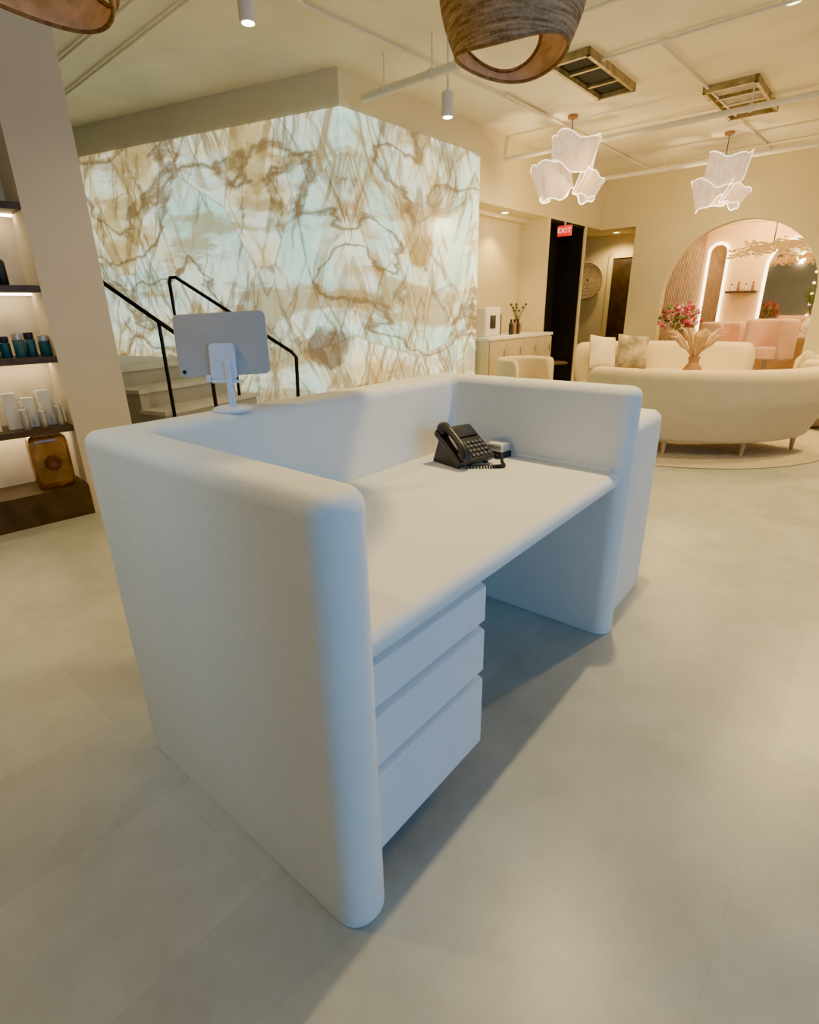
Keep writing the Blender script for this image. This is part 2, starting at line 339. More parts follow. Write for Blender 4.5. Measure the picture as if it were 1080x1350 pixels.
# ------------------------------------------------------------------ reception desk
L_,D_,H_,T_,TB=1.69,.985,1.085,.132,.155
az=.692; s_,c_=math.sin(az),math.cos(az); O=Vector((-.139,.816))
DR=math.pi/2-az
desk=thing('reception_desk','off-white plaster reception desk with high rounded panels and drawers','desk',(O.x,O.y,0),DR)
def DW(x,y,z=0): return (O.x+x*s_-y*c_,O.y+x*c_+y*s_,z)
b=B(); b.slab([(0,0),(T_,0),(T_,D_-TB),(L_-T_,D_-TB),(L_-T_,0),(L_,0),(L_,D_),(0,D_)],[.062,.062,.03,.03,.062,.062,.04,.03],0,H_,.038,.004,8,8)
b.obj('body',plaster,desk,smooth=50)
B().slab([(T_-.01,.025),(L_-T_+.01,.025),(L_-T_+.01,D_-TB+.01),(T_-.01,D_-TB+.01)],.002,.690,.757,.033,.030,3,7).obj('worktop',plaster,desk,smooth=50)
B().rbox(L_-T_-.015,L_-T_+.02,.06,D_-TB,.75,.772,.006).obj('upstand',plaster,desk)
B().slab([(L_-.01,.05),(2.20,.05),(2.20,.86),(L_-.01,.86)],[.01,.05,.05,.01],0,.915,.05,.004,8,8).obj('side_counter',plaster,desk,label='lower rounded plaster side counter')
ped=B().box(T_,.597,.098,.78,.118,.695).obj('cabinet',lacquer,desk,label='white drawer cabinet under the worktop',smooth=0)
for z0,z1 in ((.548,.690),(.379,.548),(.1125,.379)):
    bb=B(); x0,x1=T_+.002,.602
    prof=[(.050,z0+.001),(.048,z0+.003),(.048,z1-.032),(.050,z1-.0295),(.072,z1-.020),(.078,z1-.018),(.078,z1),(.099,z1),(.099,z0+.001)]
    bb.rings([[(x,y,z) for y,z in prof] for x in (x0,x1)],True,True)
    bb.f=[tuple(reversed(f)) for f in bb.f]
    bb.obj('drawer',lacquer,ped,smooth=0)
tb=thing('tablet_stand','white tablet on a round-based stand on the desk ledge','tablet',DW(.43,.90,H_),0)
B().lathe([(.060,0),(.063,.003),(.063,.008),(.056,.012),(.02,.014)],32).obj('base',standm,tb)
B().tube([(0,0,.01),(0,.0,.07),(.0,.0,.15)],.011,12).obj('pole',standm,tb)
X=Matrix.Translation((-.012,.012,.14))@Matrix.Rotation(math.radians(-8),4,'X')@Matrix.Rotation(math.radians(90),4,'X')
bb=B(); bb.X=X; bb.rbox(-.045,.035,-.045,.065,-.008,.008,.012,.003); bb.obj('bracket',standm,tb)
bb=B(); bb.X=X; bb.rbox(-.06,-.045,-.05,-.03,-.02,.008,.004,.002); bb.rbox(-.045,.045,-.055,-.045,-.02,.008,.004,.002); bb.obj('clip',standm,tb)
XT=X@Matrix.Rotation(math.radians(2),4,'Z')
bb=B(); bb.X=XT; bb.rbox(-.150,.138,-.032,.158,-.018,-.009,.018,.003)
tab=bb.obj('tablet',tabm,tb,label='silver tablet with rounded corners')
bb=B(); bb.X=XT; bb.cyl(-.132,-.015,-.010,-.007,.006); bb.obj('camera_lens',blackp,tab)
bb=B(); bb.X=XT; bb.rbox(-.143,.131,-.025,.151,-.0195,-.0175,.012,.0005); bb.obj('screen',screenm,tab)
ph=thing('desk_phone','black office desk phone with handset, keypad and coiled cord','telephone',DW(1.328,.62,.757),DR-.25)
tilt=math.radians(34)
X=Matrix.Translation((0,-.09,.012))@Matrix.Rotation(tilt,4,'X')
bb=B(); bb.X=X; bb.rbox(-.10,.10,0,.205,0,.026,.016,.006); bb.obj('body',blackp,ph)
bb=B(); bb.X=X; bb.rbox(-.025,.088,.130,.188,.022,.034,.006,.003); bb.obj('screen_bezel',blackp,ph)
bb=B(); bb.X=X; bb.rbox(-.017,.080,.137,.181,.033,.0355,.003,.0005); bb.obj('screen',screenm,ph)
bb=B(); bb.X=X
for i in range(5):
    for j in range(4):
        x=-.020+i*.0225; y=.018+j*.0235; bb.rbox(x,x+.016,y,y+.015,.025,.031,.003,.001,2)
bb.obj('keypad',keym,ph)
bb=B(); bb.X=X
bb.tube([(-.068,.012,.034),(-.068,.03,.048),(-.068,.07,.058),(-.068,.11,.060),(-.068,.15,.058),(-.068,.185,.048),(-.068,.200,.034)],[.022,.024,.016,.014,.016,.024,.022],14)
bb.rbox(-.093,-.043,.0,.05,.026,.045,.012,.006); bb.rbox(-.093,-.043,.160,.210,.026,.045,.012,.006)
bb.obj('handset',blackp,ph)
bb=B()
for x in (-.085,.069):
    bb.add([(x,-.07,0),(x+.016,-.07,0),(x+.016,.095,0),(x,.095,0),(x,-.07,.02),(x+.016,-.07,.02),(x+.016,.056,.102),(x,.056,.102)],[(0,3,2,1),(4,5,6,7),(0,1,5,4),(1,2,6,5),(2,3,7,6),(3,0,4,7)])
bb.rbox(-.085,.085,.07,.095,0,.014,.004,.002)
bb.obj('foot',blackp,ph)
path=[]
for k in range(340):
    t=k/339; bx=-.06+.225*t+.03*math.sin(t*5); by=-.080-.095*math.sin(t*3.1)
    if t>.6: by-=(t-.6)*.05
    ang=t*2*math.pi*34; path.append((bx,by+.006*math.cos(ang),.0085+.0065*math.sin(ang)))
B().tube(path,.0028,6).obj('cord',blackp,ph)
bx=thing('card_box','small square black box with a silver lid on the desk','box',DW(1.508,.545,.757),DR-.1)
B().rbox(-.040,.040,-.044,.044,0,.030,.012,.003).obj('base',blackp,bx)
B().rbox(-.042,.042,-.046,.046,.030,.060,.014,.004).obj('lid',silver,bx,label='silver lid')
B().rbox(-.033,.033,-.037,.037,.059,.063,.010,.001).obj('lid_inset',whitep,bx)

# ------------------------------------------------------------------ staircase & handrails
sb=A+uL*.65
W_=1.25
def ST(t,w,z): q=sb+uL*t-nL*(.06+w); return (q.x,q.y,z)
st=thing('staircase','grey-beige stone steps rising beside the glowing onyx wall','stairs',(0,0,0))
def stbox(t0,t1,w0,w1,z0,z1,name,mat):
    bb=B(); fb(bb,sb,uL,-nL,t0,t1,.06+w0,.06+w1,z0,z1); return bb.obj(name,mat,st,smooth=0)
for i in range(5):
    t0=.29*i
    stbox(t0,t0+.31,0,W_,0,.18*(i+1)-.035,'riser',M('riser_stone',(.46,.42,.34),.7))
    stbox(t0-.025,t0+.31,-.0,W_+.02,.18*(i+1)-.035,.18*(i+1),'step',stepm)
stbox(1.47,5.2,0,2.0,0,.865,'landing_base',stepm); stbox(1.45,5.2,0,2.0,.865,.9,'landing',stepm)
def rail(label,pts,posts):
    h=thing('handrail',label,'handrail',pts[0])
    off=Vector(pts[0])
    B().tube([Vector(p)-off for p in pts],.019,10).obj('rail',blackmetal,h)
    for a_,b_ in posts: B().tube([Vector(a_)-off,Vector(b_)-off],.017,8).obj('post',blackmetal,h)
def zr(t): return 1.03+.545*max(t,0)
rail('black metal handrail beside the onyx wall',[ST(-.15,.22,.55),ST(-.17,.22,zr(0)-.08),ST(-.12,.22,zr(.0)-.03),ST(1.28,.22,zr(1.28)),ST(1.36,.22,zr(1.28)+.0),ST(1.38,.22,zr(1.28)-.05),ST(1.38,.22,1.45)],
   [(ST(-.15,.22,.0),ST(-.15,.22,.6)),(ST(.62,.22,.54),ST(.62,.22,zr(.62))),(ST(1.38,.22,.9),ST(1.38,.22,1.5))])
rail('black metal handrail on the open side of the steps',[ST(.0,1.2,zr(0)-.05),ST(.05,1.2,zr(.05)),ST(1.6,1.2,zr(1.6))],
   [(ST(.0,1.2,.18),ST(.0,1.2,zr(0))),(ST(.52,1.2,.36),ST(.52,1.2,zr(.52))),(ST(1.5,1.2,.9),ST(1.5,1.2,zr(1.5)))])

# ------------------------------------------------------------------ shelves and products
def SW(s,d,z): return W(P1,uS,nS,s,d,z)
SA=math.atan2(-uS.y,-uS.x)
for z in (2.03,1.56,1.12,.655):
    bb=B(); fb(bb,P1,uS,nS,.004,1.79,.01,.355,z-.04,z)
    o=tag(bb.obj('wall_shelf',darkwood,smooth=0),'dark wood niche shelf lit from below','shelf','niche shelves')
    bb=B(); fb(bb,P1,uS,nS,.01,1.78,.24,.27,z-.052,z-.0405); bb.obj('light_strip',ledm,o,smooth=0)
bb=B(); fb(bb,P1,uS,nS,.0,1.79,-.02,.355,0,.225); tag(bb.obj('shelf_plinth',darkwood,smooth=0),'dark wood plinth at the foot of the niche','plinth')
def bottle(loc,w,h,mat,capm,lab,grp,square=False):
    t=thing('bottle',lab,'bottle',loc,SA,grp)
    B().lathe([(w*.46,0),(w*.5,.004),(w*.5,h*.66),(w*.42,h*.74),(w*.22,h*.78)],24).obj('body',mat,t)
    B().cyl(0,0,h*.78,h,w*.26,20,.002).obj('cap',capm,t)
    return t
def jar(loc,w,h,mat,capm,lab,grp):
    t=thing('jar',lab,'jar',loc,SA,grp)
    B().lathe([(w*.46,0),(w*.5,.004),(w*.5,h*.70),(w*.46,h*.72)],24).obj('body',mat,t)
    B().cyl(0,0,h*.72,h,w*.46,24,.003).obj('lid',capm,t)
    return t
for i in range(6):
    jar(SW(.035+.072*i,.11+(i%2)*.04,1.12),.064,.155 if i%3 else .135,tealm,blackp if i%2 else silver,'dark teal cosmetic jar on the niche shelf','teal jars on the niche shelf')
bottle(SW(.17,.12,1.56),.06,.2,blackp,silver,'slim black cosmetic bottle on the upper niche shelf','bottles on the upper shelf')
bottle(SW(.26,.16,1.56),.06,.16,whitep,silver,'white cosmetic bottle on the upper niche shelf','bottles on the upper shelf')
bottle(SW(.16,.10,2.03),.07,.09,blackp,blackp,'small black jar on the top niche shelf','jars')
for s0,h in ((.31,.24),(.21,.20),(.11,.24),(.43,.22)):
    o=B().rbox(-.04,.04,-.03,.03,0,h,.003,.002).obj('product_box',whitep,loc=SW(s0,.16,.655),rot=(0,0,SA+random.uniform(-.1,.1)))
    tag(o,'white skincare carton standing on the niche shelf','box','white cartons on the niche shelf')
for s0,h in ((.26,.19),(.155,.16),(.055,.19)):
    bottle(SW(s0,.08,.655),.05,h,silver,whitep,'silver cosmetic bottle on the niche shelf','silver bottles on the niche shelf')
v=thing('glass_vase','squarish amber and brown art glass vase on the plinth','vase',SW(.165,.13,.225),SA)
prof=[(.095,0),(.112,.010),(.120,.04),(.122,.16),(.122,.30),(.118,.345),(.105,.362),(.095,.368),(.092,.378),(.096,.384)]
def sgp(x,p): return (abs(x)**p)*(1 if x>=0 else -1)
bb=B(); bb.rings([[(r*sgp(math.cos(a),.4),r*.58*sgp(math.sin(a),.5),z) for a in [2*math.pi*k/56 for k in range(56)]] for r,z in prof]); bb.obj('body',amber,v,smooth=60)
bb=B(); bb.X=Matrix.Translation((0,-.070,.18))@Matrix.Rotation(math.radians(90),4,'X'); bb.lathe([(.055,0),(.050,.005),(.026,.007),(.020,.003),(.01,.002)],28); bb.obj('medallion',M('vase_core',(.13,.05,.03),.15,var=.6,scale=20,trans=.3),v,label='dark red glass disc')

# ------------------------------------------------------------------ coffee counter
def CW(s,d,z=0): return W(A,uR,nR,s,d,z)
ca=math.atan2(uR.y,uR.x)
cab=thing('coffee_counter','beige cabinet counter with flat doors and white worktop','counter',CW(2.2,-.20),ca)
B().box(0,1.72,.02,.58,.08,.98).obj('body',wallm,cab,smooth=0)
B().rbox(-.02,1.74,0,.6,.98,1.02,.004).obj('worktop',whitep,cab)
B().box(.02,1.70,.06,.55,0,.08).obj('plinth',darkwood,cab,smooth=0)
for i in range(4):
    o=B().rbox(.02+.425*i,.435+.425*i,.0,.02,.10,.96,.003,.002).obj('door',beigem,cab)
    B().tube([(.36+.425*i,-.012,.86),(.36+.425*i,-.012,.76)],.006,8).obj('handle',gold,o)
cm=thing('coffee_machine','white countertop coffee machine with dark front','coffee machine',CW(2.55,.12,1.02),ca)
B().rbox(-.20,.17,-.16,.16,0,.36,.03,.015).obj('body',whitep,cm)
B().rbox(-.10,.02,-.175,-.155,.10,.26,.006,.003).obj('front_panel',blackp,cm)
B().rbox(.18,.26,-.12,.12,0,.28,.02,.006).obj('water_tank',blackp,cm)
pv=thing('plant_vase','small vase with thin dry branches on the counter','vase',CW(3.35,.08,1.02),ca)
B().lathe([(.05,0),(.07,.04),(.07,.12),(.035,.17),(.04,.19)],20).obj('vase',terra,pv)
bb=B()
for k in range(9):
    a=k*.7; r=.04+.08*(k%3)/2
    bb.tube([(0,0,.15),(r*.4*math.cos(a),r*.4*math.sin(a),.24),(r*math.cos(a),r*math.sin(a),.30+.04*(k%3))],.004,5); bb.sphere((r*math.cos(a),r*math.sin(a),.31+.04*(k%3)),.02,6,5)
bb.obj('branches',green,pv)
for i in range(3):
    bottle(CW(3.02+.09*i,-.02,1.02),.06,.20,terra if i%2 else blackp,blackp,'dark syrup bottle on the coffee counter','syrup bottles')
ex=thing('exit_sign','red illuminated exit sign hanging in the dark doorway','sign',CW(4.42,-.03,2.42),math.atan2(uA.y,uA.x))
B().rbox(-.11,.11,-.015,.015,-.07,.07,.008,.003).obj('housing',signred,ex)
B().cyl(0,0,.068,.13,.010).obj('stem',whitemetal,ex)
cu=bpy.data.curves.new('txt','FONT'); cu.body='EXIT'; cu.size=.095; cu.space_character=1.12; cu.align_x='CENTER'; cu.align_y='CENTER'; cu.extrude=.002; cu.offset=.0005
to=bpy.data.objects.new('txt',cu); COL.objects.link(to); bpy.context.view_layer.update()
me=bpy.data.meshes.new_from_object(to); bpy.data.objects.remove(to); me.materials.clear(); me.materials.append(signwhite)
lt=bpy.data.objects.new('lettering',me); COL.objects.link(lt); lt.parent=ex; lt.location=(0,-.018,0); lt.rotation_euler=(math.radians(90),0,0)
q=W(C,uA,nA,-.70,1.22,1.83)
wf=thing('woven_wall_basket','round woven basket hanging on the hallway wall','wall decor',q,math.atan2(uA.y,uA.x))
bb=B(); bb.X=Matrix.Rotation(math.radians(90),4,'X')
for k in range(10): 
    r=.04+.031*k; bb.tube([(r*math.cos(t*math.pi/16),r*math.sin(t*math.pi/16),.05*(k/9)**2) for t in range(32)],.018,6,True)
bb.obj('basket',woven,wf)

# ------------------------------------------------------------------ lounge
LC=Vector((3.05,6.3))
def arc(bd,prof,a0,a1,n=48,re=7,sx=1.):
    cx=sum(p[0] for p in prof)/len(prof); cz_=sum(p[1] for p in prof)/len(prof); rings=[]
    for i in range(n+1):
        a=a0+(a1-a0)*i/n; e=min(a-a0,a1-a)/math.radians(re)
        k=1. if e>=1 else math.sqrt(max(0,1-(1-e)**2))
        k=max(k,.03)
        rings.append([((cx+(r-cx)*k)*math.cos(a),(cx+(r-cx)*k)*math.sin(a),(cz_+(z-cz_)*k)) for r,z in prof])
    bd.rings(rings); bd.f=[tuple(reversed(f)) for f in bd.f]; return bd
def rprof(x0,x1,z0,z1,r):
    return rpoly([(x0,z0),(x1,z0),(x1,z1),(x0,z1)],[r]*4,0,5)
def sofa(label,a0,a1,legs,zb=.83,zs=.44):
    s=thing('curved_sofa',label,'sofa',(LC.x,LC.y,0)); a0,a1=math.radians(a0),math.radians(a1)
    backp=rpoly([(1.28,.16),(1.42,.13),(1.57,.50),(1.60,zb),(1.38,zb),(1.30,.5)],[.03,.08,.3,.09,.09,.05],0,7)
    arc(B(),backp,a0,a1,72,5).obj('backrest',cream,s,smooth=60)
    arc(B(),rprof(.78,1.36,.14,.30,.05),a0+.03,a1-.03,48,5).obj('base',cream,s,smooth=60)
    arc(B(),rprof(.74,1.38,.29,zs,.07),a0+.03,a1-.03,48,6).obj('seat_cushion',cream,s,smooth=60)
    for a in legs:
        for r in (.85,1.36):
            x,y=r*math.cos(math.radians(a)),r*math.sin(math.radians(a))
            B().lathe([(.014,.012),(.028,.16)],12,x,y).obj('leg',legwood,s)
    return s
sofa('cream curved sofa seen from its rounded back on wooden legs',213,309,(221,245,275,303),.82)
sofa('cream curved sofa with cushions facing the table',26,120,(32,60,88,113),zb=.91,zs=.56)
rg=B().lathe([(1.68,0.001),(1.70,.006),(1.68,.012)],96).obj('round_rug',rugm,loc=(2.95,6.25,0)); tag(rg,'round beige wool rug under the curved sofas','rug')
def pillow(label,mat,loc,w,rz,tilt=.3,roll=0,grp='sofa cushions'):
    n=16; vs=[];fs=[]
    for sd in (1,-1):
        for i in range(n+1):
            for j in range(n+1):
                u=-1+2*i/n; v_=-1+2*j/n; th=.075*((1-u**4)*(1-v_**4))**.5 if abs(u)<1 and abs(v_)<1 else 0
                pin=1-.06*(1-abs(u*v_))
                vs.append((u*w/2*pin,sd*th*w/.45,v_*w/2*pin))
    m_=(n+1)**2
    for s0 in (0,1):
        for i in range(n):
            for j in range(n):
                a=s0*m_+i*(n+1)+j; q=(a,a+1,a+n+2,a+n+1); fs.append(q if s0 else tuple(reversed(q)))
    bb=B(); bb.add(vs,fs); o=bb.obj('cushion',mat,loc=loc,smooth=80); o.rotation_euler=Euler((tilt,roll,rz)); tag(o,label,'cushion',grp); return o
def LP(deg,r,z): a=math.radians(deg); return (LC.x+r*math.cos(a),LC.y+r*math.sin(a),z)
for dg,m_,lb,w_,rl in ((113,cream2,'cream cushion leaning on the curved sofa',.43,.12),(91,greyp,'grey patterned cushion on the curved sofa',.43,.10)):
    pillow(lb,m_,LP(dg,1.16,.79),w_,math.radians(dg-90),-.22,rl)
ac=thing('armchair','cream rounded armchair with a loose cushion','armchair',(4.75,6.35,0),0)
ac.rotation_euler=(0,0,math.radians(150))
def tub(parent,mat,r=.42,zs=.42,zb=.78,th=.11,a0=-125,a1=125,z0=.14):
    arc(B(),rprof(r-th,r,z0,zb,th*.45),math.radians(180+a0),math.radians(180+a1),40,12).obj('backrest',mat,parent,smooth=60)
    B().lathe([(r-th-.06,z0),(r-th,z0+.03),(r-th,zs-.04),(r-th-.05,zs),(.02,zs+.01)],32).obj('seat',mat,parent,smooth=60)
tub(ac,cream)
B().lathe([(.2,0.013),(.22,.03),(.22,.14)],32).obj('base',legwood,ac)
pillow('cream cushion on the round armchair',cream2,(4.66,6.38,.66),.4,math.radians(60),-.2,.1,'armchair cushions')
ac2=thing('armchair','cream upholstered armchair near the coffee counter','armchair',(1.40,6.50,0),math.radians(-60))
tub(ac2,cream,.34,.44,.82,.10)
for a in (45,135,225,315):
    x,y=.22*math.cos(math.radians(a)),.22*math.sin(math.radians(a)); B().lathe([(.012,0),(.022,.15)],10,x,y).obj('leg',legwood,ac2)
sd=thing('side_table','small round dark side table beside the sofa','side table',(2.12,8.0,0))
B().cyl(0,0,.60,.625,.20,32,.004).obj('top',darkwood,sd); B().cyl(0,0,.02,.60,.018).obj('pole',blackmetal,sd); B().cyl(0,0,0,.02,.15,28,.004).obj('base',blackmetal,sd)
ct=thing('coffee_table','round pale stone coffee table','coffee table',(3.15,6.1,.013))
B().cyl(0,0,.34,.40,.40,48,.01).obj('top',stepm,ct); B().lathe([(.26,0),(.20,.1),(.20,.25),(.27,.34)],32).obj('base',stepm,ct)
pv=thing('pampas_vase','terracotta vase holding dried pampas plumes','vase with plant',(3.17,6.1,.413))
B().lathe([(.06,0),(.11,.05),(.13,.16),(.10,.28),(.05,.36),(.06,.42)],28).obj('vase',terra,pv)
bb=B()
for k in range(22):
    a=k*2.4; sp=.08+.20*((k*7)%10)/10; h=.68-.25*sp+random.uniform(-.03,.05)
    p=[(0,0,.38),(sp*.3*math.cos(a),sp*.3*math.sin(a),.48),(sp*.7*math.cos(a),sp*.7*math.sin(a),h-.06),(sp*1.05*math.cos(a),sp*1.05*math.sin(a),h+.02),(sp*1.3*math.cos(a),sp*1.3*math.sin(a),h+.03)]
    bb.tube(p,[.003,.010,.020,.015,.003],7)
    for q in range(34):
        t=random.uniform(.3,1.); i=min(3,int(t*4)); f_=t*4-i; c0=Vector(p[i]).lerp(Vector(p[i+1]),f_)
        d=Vector((random.uniform(-1,1),random.uniform(-1,1),random.uniform(-.4,.9))).normalized()*.055
        sdv=Vector((random.uniform(-1,1),random.uniform(-1,1),0)).normalized()*.004
        bb.add([c0-sdv,c0+sdv,c0+d],[(0,1,2)])
o=bb.obj('plumes',pampas,pv); o['kind']='stuff'
pt=thing('pedestal_table','round white pedestal table holding flowers','side table',(4.06,8.38,0))
B().cyl(0,0,.62,.66,.26,36,.006).obj('top',whitep,pt); B().lathe([(.2,0),(.10,.12),(.10,.5),(.18,.62)],28).obj('base',whitep,pt)
fv=thing('flower_arrangement','tall arrangement of pink and purple flowers in a vase','flowers',(4.06,8.38,.66))
B().lathe([(.07,0),(.12,.08),(.12,.2),(.07,.3),(.08,.33)],24).obj('vase',terra,fv)
bb=B(); b2=B(); b3=B()
for k in range(80):
    a=random.uniform(0,6.28); e=random.uniform(.0,1.); rr_=.27*math.sqrt(random.random())+.02; z=.40+.36*e*(1-rr_); x,y=rr_*math.cos(a),rr_*math.sin(a)
    t=(bb,b2,b3)[k%3]
    for q in range(5):
        t.sphere((x+random.uniform(-.02,.02),y+random.uniform(-.02,.02),z+random.uniform(-.02,.02)),random.uniform(.014,.026),6,5)
for k in range(20):
    a=random.uniform(0,6.28); b3.tube([(0,0,.3),(.2*math.cos(a),.2*math.sin(a),.5),(.3*math.cos(a),.3*math.sin(a),.62+random.uniform(-.1,.12))],[.004,.006,.002],5)
for o in (bb.obj('red_blooms',flower,fv),b2.obj('pink_blooms',flower2,fv),b3.obj('foliage',green,fv)): o['kind']='stuff'

# ------------------------------------------------------------------ salon behind arch
aa=math.atan2(uA.y,uA.x)
def AW(s,d,z=0): return W(C,uA,nA,s,d,z)
def archmirror(s,w,z0,z1,label,bulbs=False):
    t=thing('arched_mirror',label,'mirror',AW(s,2.88,0),aa)
    r=w/2; pts=[(-r,z0)]+[(-r*math.cos(math.pi*k/24),z1-r+r*math.sin(math.pi*k/24)) for k in range(25)]+[(r,z0)]
    n=len(pts); bb=B(); bb.add([(x,-.02,z) for x,z in pts]+[(x,0,z) for x,z in pts],[tuple(reversed(range(n))),tuple(range(n,2*n))]+[(i,i+n,(i+1)%n+n,(i+1)%n) for i in range(n)]); bb.obj('glass',mirror,t,smooth=0)
    B().tube([(x,-.03,z) for x,z in pts],.026,8).obj('light_tube',ledw,t)
    if bulbs:
        for x in (.30,):
            for k in range(5):
                bb=B(); bb.sphere((x,-.045,1.15+.18*k),.022,12,8); bb.obj('bulb',softbulb,t)
archmirror(1.18,.34,.85,2.45,'tall arched mirror edged with glowing light')
archmirror(2.50,.95,.85,2.45,'wide arched mirror with round bulbs edged with light',True)
sh=B(); fb(sh,C,uA,nA,1.44,1.96,2.66,2.895,1.55,1.59); tag(sh.obj('wall_shelf',darkwood,smooth=0),'small dark shelf on the peach salon wall','shelf')
for i in range(4): bottle(AW(1.52+.12*i,2.75,1.59),.05,.13+.03*(i%2),terra if i%2 else whitep,blackp,'small hair product bottle on the salon shelf','salon shelf bottles')
vt=B(); fb(vt,C,uA,nA,1.3,4.2,2.45,2.84,.78,.84); fb(vt,C,uA,nA,1.35,1.41,2.5,2.8,0,.78); fb(vt,C,uA,nA,4.09,4.15,2.5,2.8,0,.78); tag(vt.obj('vanity_counter',whitep,smooth=0),'long pale vanity counter under the salon mirrors','counter')
def salonchair(s,d,rz,zz=1.08):
    t=thing('salon_chair','blush velvet tub salon chair on a round pedestal','chair',AW(s,d),rz,'blush salon chairs')
    tub(t,pink,.38,.68,zz,.13,z0=.48)
    B().cyl(0,0,.03,.52,.03).obj('column',silver,t); B().cyl(0,0,0,.03,.25,28,.004).obj('base',blackmetal,t)
    return t
salonchair(1.74,1.7,aa-.4,1.06); salonchair(2.52,1.30,aa-2.,1.12); salonchair(3.35,1.9,aa-1.)
vv=thing('vase_with_branches','white vase with leafy branches on the vanity','vase',AW(2.9,2.62,.84),0)
B().lathe([(.06,0),(.12,.08),(.12,.18),(.05,.28),(.06,.31)],24).obj('vase',whitep,vv)
bb=B()
for k in range(14):
    a=k*2.4; r=.19; z=.65+.05*(k%4); bb.tube([(0,0,.25),(r*.4*math.cos(a),r*.4*math.sin(a),.45),(r*math.cos(a),r*math.sin(a),z)],.005,5)
    for q in range(5): bb.sphere((r*(.5+.12*q)*math.cos(a),r*(.5+.12*q)*math.sin(a),z-.15+.04*q),.024,6,4,.5)
o=bb.obj('branches',green,vv); o['kind']='stuff'
ch=thing('branch_chandelier','glowing golden branching leaf chandelier hanging in the salon','chandelier',AW(2.30,1.3,2.20),aa)
B().tube([(0,0,.05),(0,0,.55)],.008,8).obj('cord',blackmetal,ch)
bb=B()
for k in range(34):
    a=k*2.4; r=.36+.30*random.random(); zz=random.uniform(-.13,.10)
    P_=[(0,0,.04),(r*.5*math.cos(a),r*.35*math.sin(a),zz*.5+.05),(r*math.cos(a),r*.6*math.sin(a),zz)]
    bb.tube(P_,.009,5)
    for q in range(8): 
        t=.30+.1*q; bb.sphere((P_[2][0]*t+random.uniform(-.04,.04),P_[2][1]*t+random.uniform(-.04,.04),zz*t+random.uniform(-.05,.05)),.026,6,4,.5)
o=bb.obj('glowing_branches',twig,ch); o['kind']='stuff'

# ------------------------------------------------------------------ ceiling fixtures
def pipe(label,p,q,r,name='ceiling_pipe',mat=pipem,hang=True):
    t=thing(name,label,'pipe',p); P=Vector(p); Q=Vector(q)-P
    B().tube([(0,0,0),tuple(Q)],r,12).obj('pipe',mat,t)
    if hang:
        n=max(2,int(Q.length/1.6))
        for i in range(n):
            c0=Q*((i+.5)/n); bb=B(); bb.tube([c0,(c0.x,c0.y,ZC-P.z)],.006,6); d=Q.normalized(); bb.tube([c0-d*.015,c0+d*.015],r+.008,12); bb.obj('hanger',whitemetal,t)
pipe('thick white painted pipe below the ceiling',(-.33,5.48,3.05),(.42,4.84,3.05),.032)
pipe('long cream painted sprinkler pipe',(1.2,7.62,3.05),(5.2,4.16,3.05),.028)
pipe('cream painted sprinkler pipe near the far wall',(2.81,8.75,3.05),(6.6,5.5,3.05),.030)
for p,q in (((-.64,4.52),(1.53,6.84)),((2.0,5.15),(5.15,8.60)),((1.64,5.46),(3.3,4.0)),((-2.96,5.49),(-.6,3.44)),((-3.28,6.16),(-.9,4.0)),((-1.3,2.6),(-.64,4.52)),((3.6,9.2),(1.0,6.2)),((2.3,7.5),(6.0,4.3)),((.9,5.0),(2.9,3.2)),((4.1,8.6),(5.7,7.2))):
    pipe('thin conduit fixed along the concrete ceiling',(p[0],p[1],3.275),(q[0],q[1],3.275),.012,'ceiling_conduit',ceilm,False)
def spot(loc,label):
    t=thing('track_spotlight',label,'spotlight',loc)
    b=B(); b.lathe([(.045,.0),(.05,.004),(.05,.16),(.045,.165)],24); b.obj('housing',whitemetal,t)
    B().lathe([(.036,-.003),(.038,.001)],20).obj('lens',bulb,t); B().cyl(0,0,.16,ZC-loc[2],.010,10).obj('stem',whitemetal,t)
spot((-.90,3.98,2.97),'white cylinder spotlight hanging from the ceiling')
spot((.36,5.10,2.80),'white cylinder spotlight below the pipe')
def down(loc,lab='recessed round warm ceiling downlight'):
    t=thing('downlight',lab,'downlight',loc,0,'downlights')
    B().lathe([(.065,0),(.07,-.006),(.05,-.008),(.048,.0)],24).obj('trim_ring',whitemetal,t); B().lathe([(.046,-.004),(.046,-.001)],20).obj('lens',bulb,t)
down((2.68,4.63,ZC)); down(CW(3.1,.2,2.55)); down(W(C,uA,nA,-.1,.9,2.599)); down(AW(2.2,1.9,2.749)); down((1.02,2.52,ZC))
def coffer(cx,cy,l,w,lab,inner,h):
    t=thing('ceiling_coffer',lab,'ceiling fixture',(cx,cy,ZC),ca)
    b=B(); 
    b.box(-l/2,l/2,-w/2,-w/2+.03,-h,0); b.box(-l/2,l/2,w/2-.03,w/2,-h,0); b.box(-l/2,-l/2+.03,-w/2,w/2,-h,0); b.box(l/2-.03,l/2,-w/2,w/2,-h,0); b.obj('frame',gold,t,smooth=0)
    B().box(-l/2+.03,l/2-.03,-w/2+.03,w/2-.03,-.02,-.005).obj('inner_panel',inner,t,smooth=0)
    b=B()
    for k in (-.17,.2): b.box(l*k-.015,l*k+.015,-w/2+.03,w/2-.03,-h*.7,-.02)
    b.obj('crossbar',gold,t,smooth=0)
coffer(1.70,5.77,1.05,.36,'open black ceiling slot with brass-coloured frame',darkm,.06)
coffer(3.39,6.42,1.10,.46,'brass-coloured rectangular ceiling vent',M('vent_panel',(.26,.18,.08),.6,var=.5,scale=18),.06)

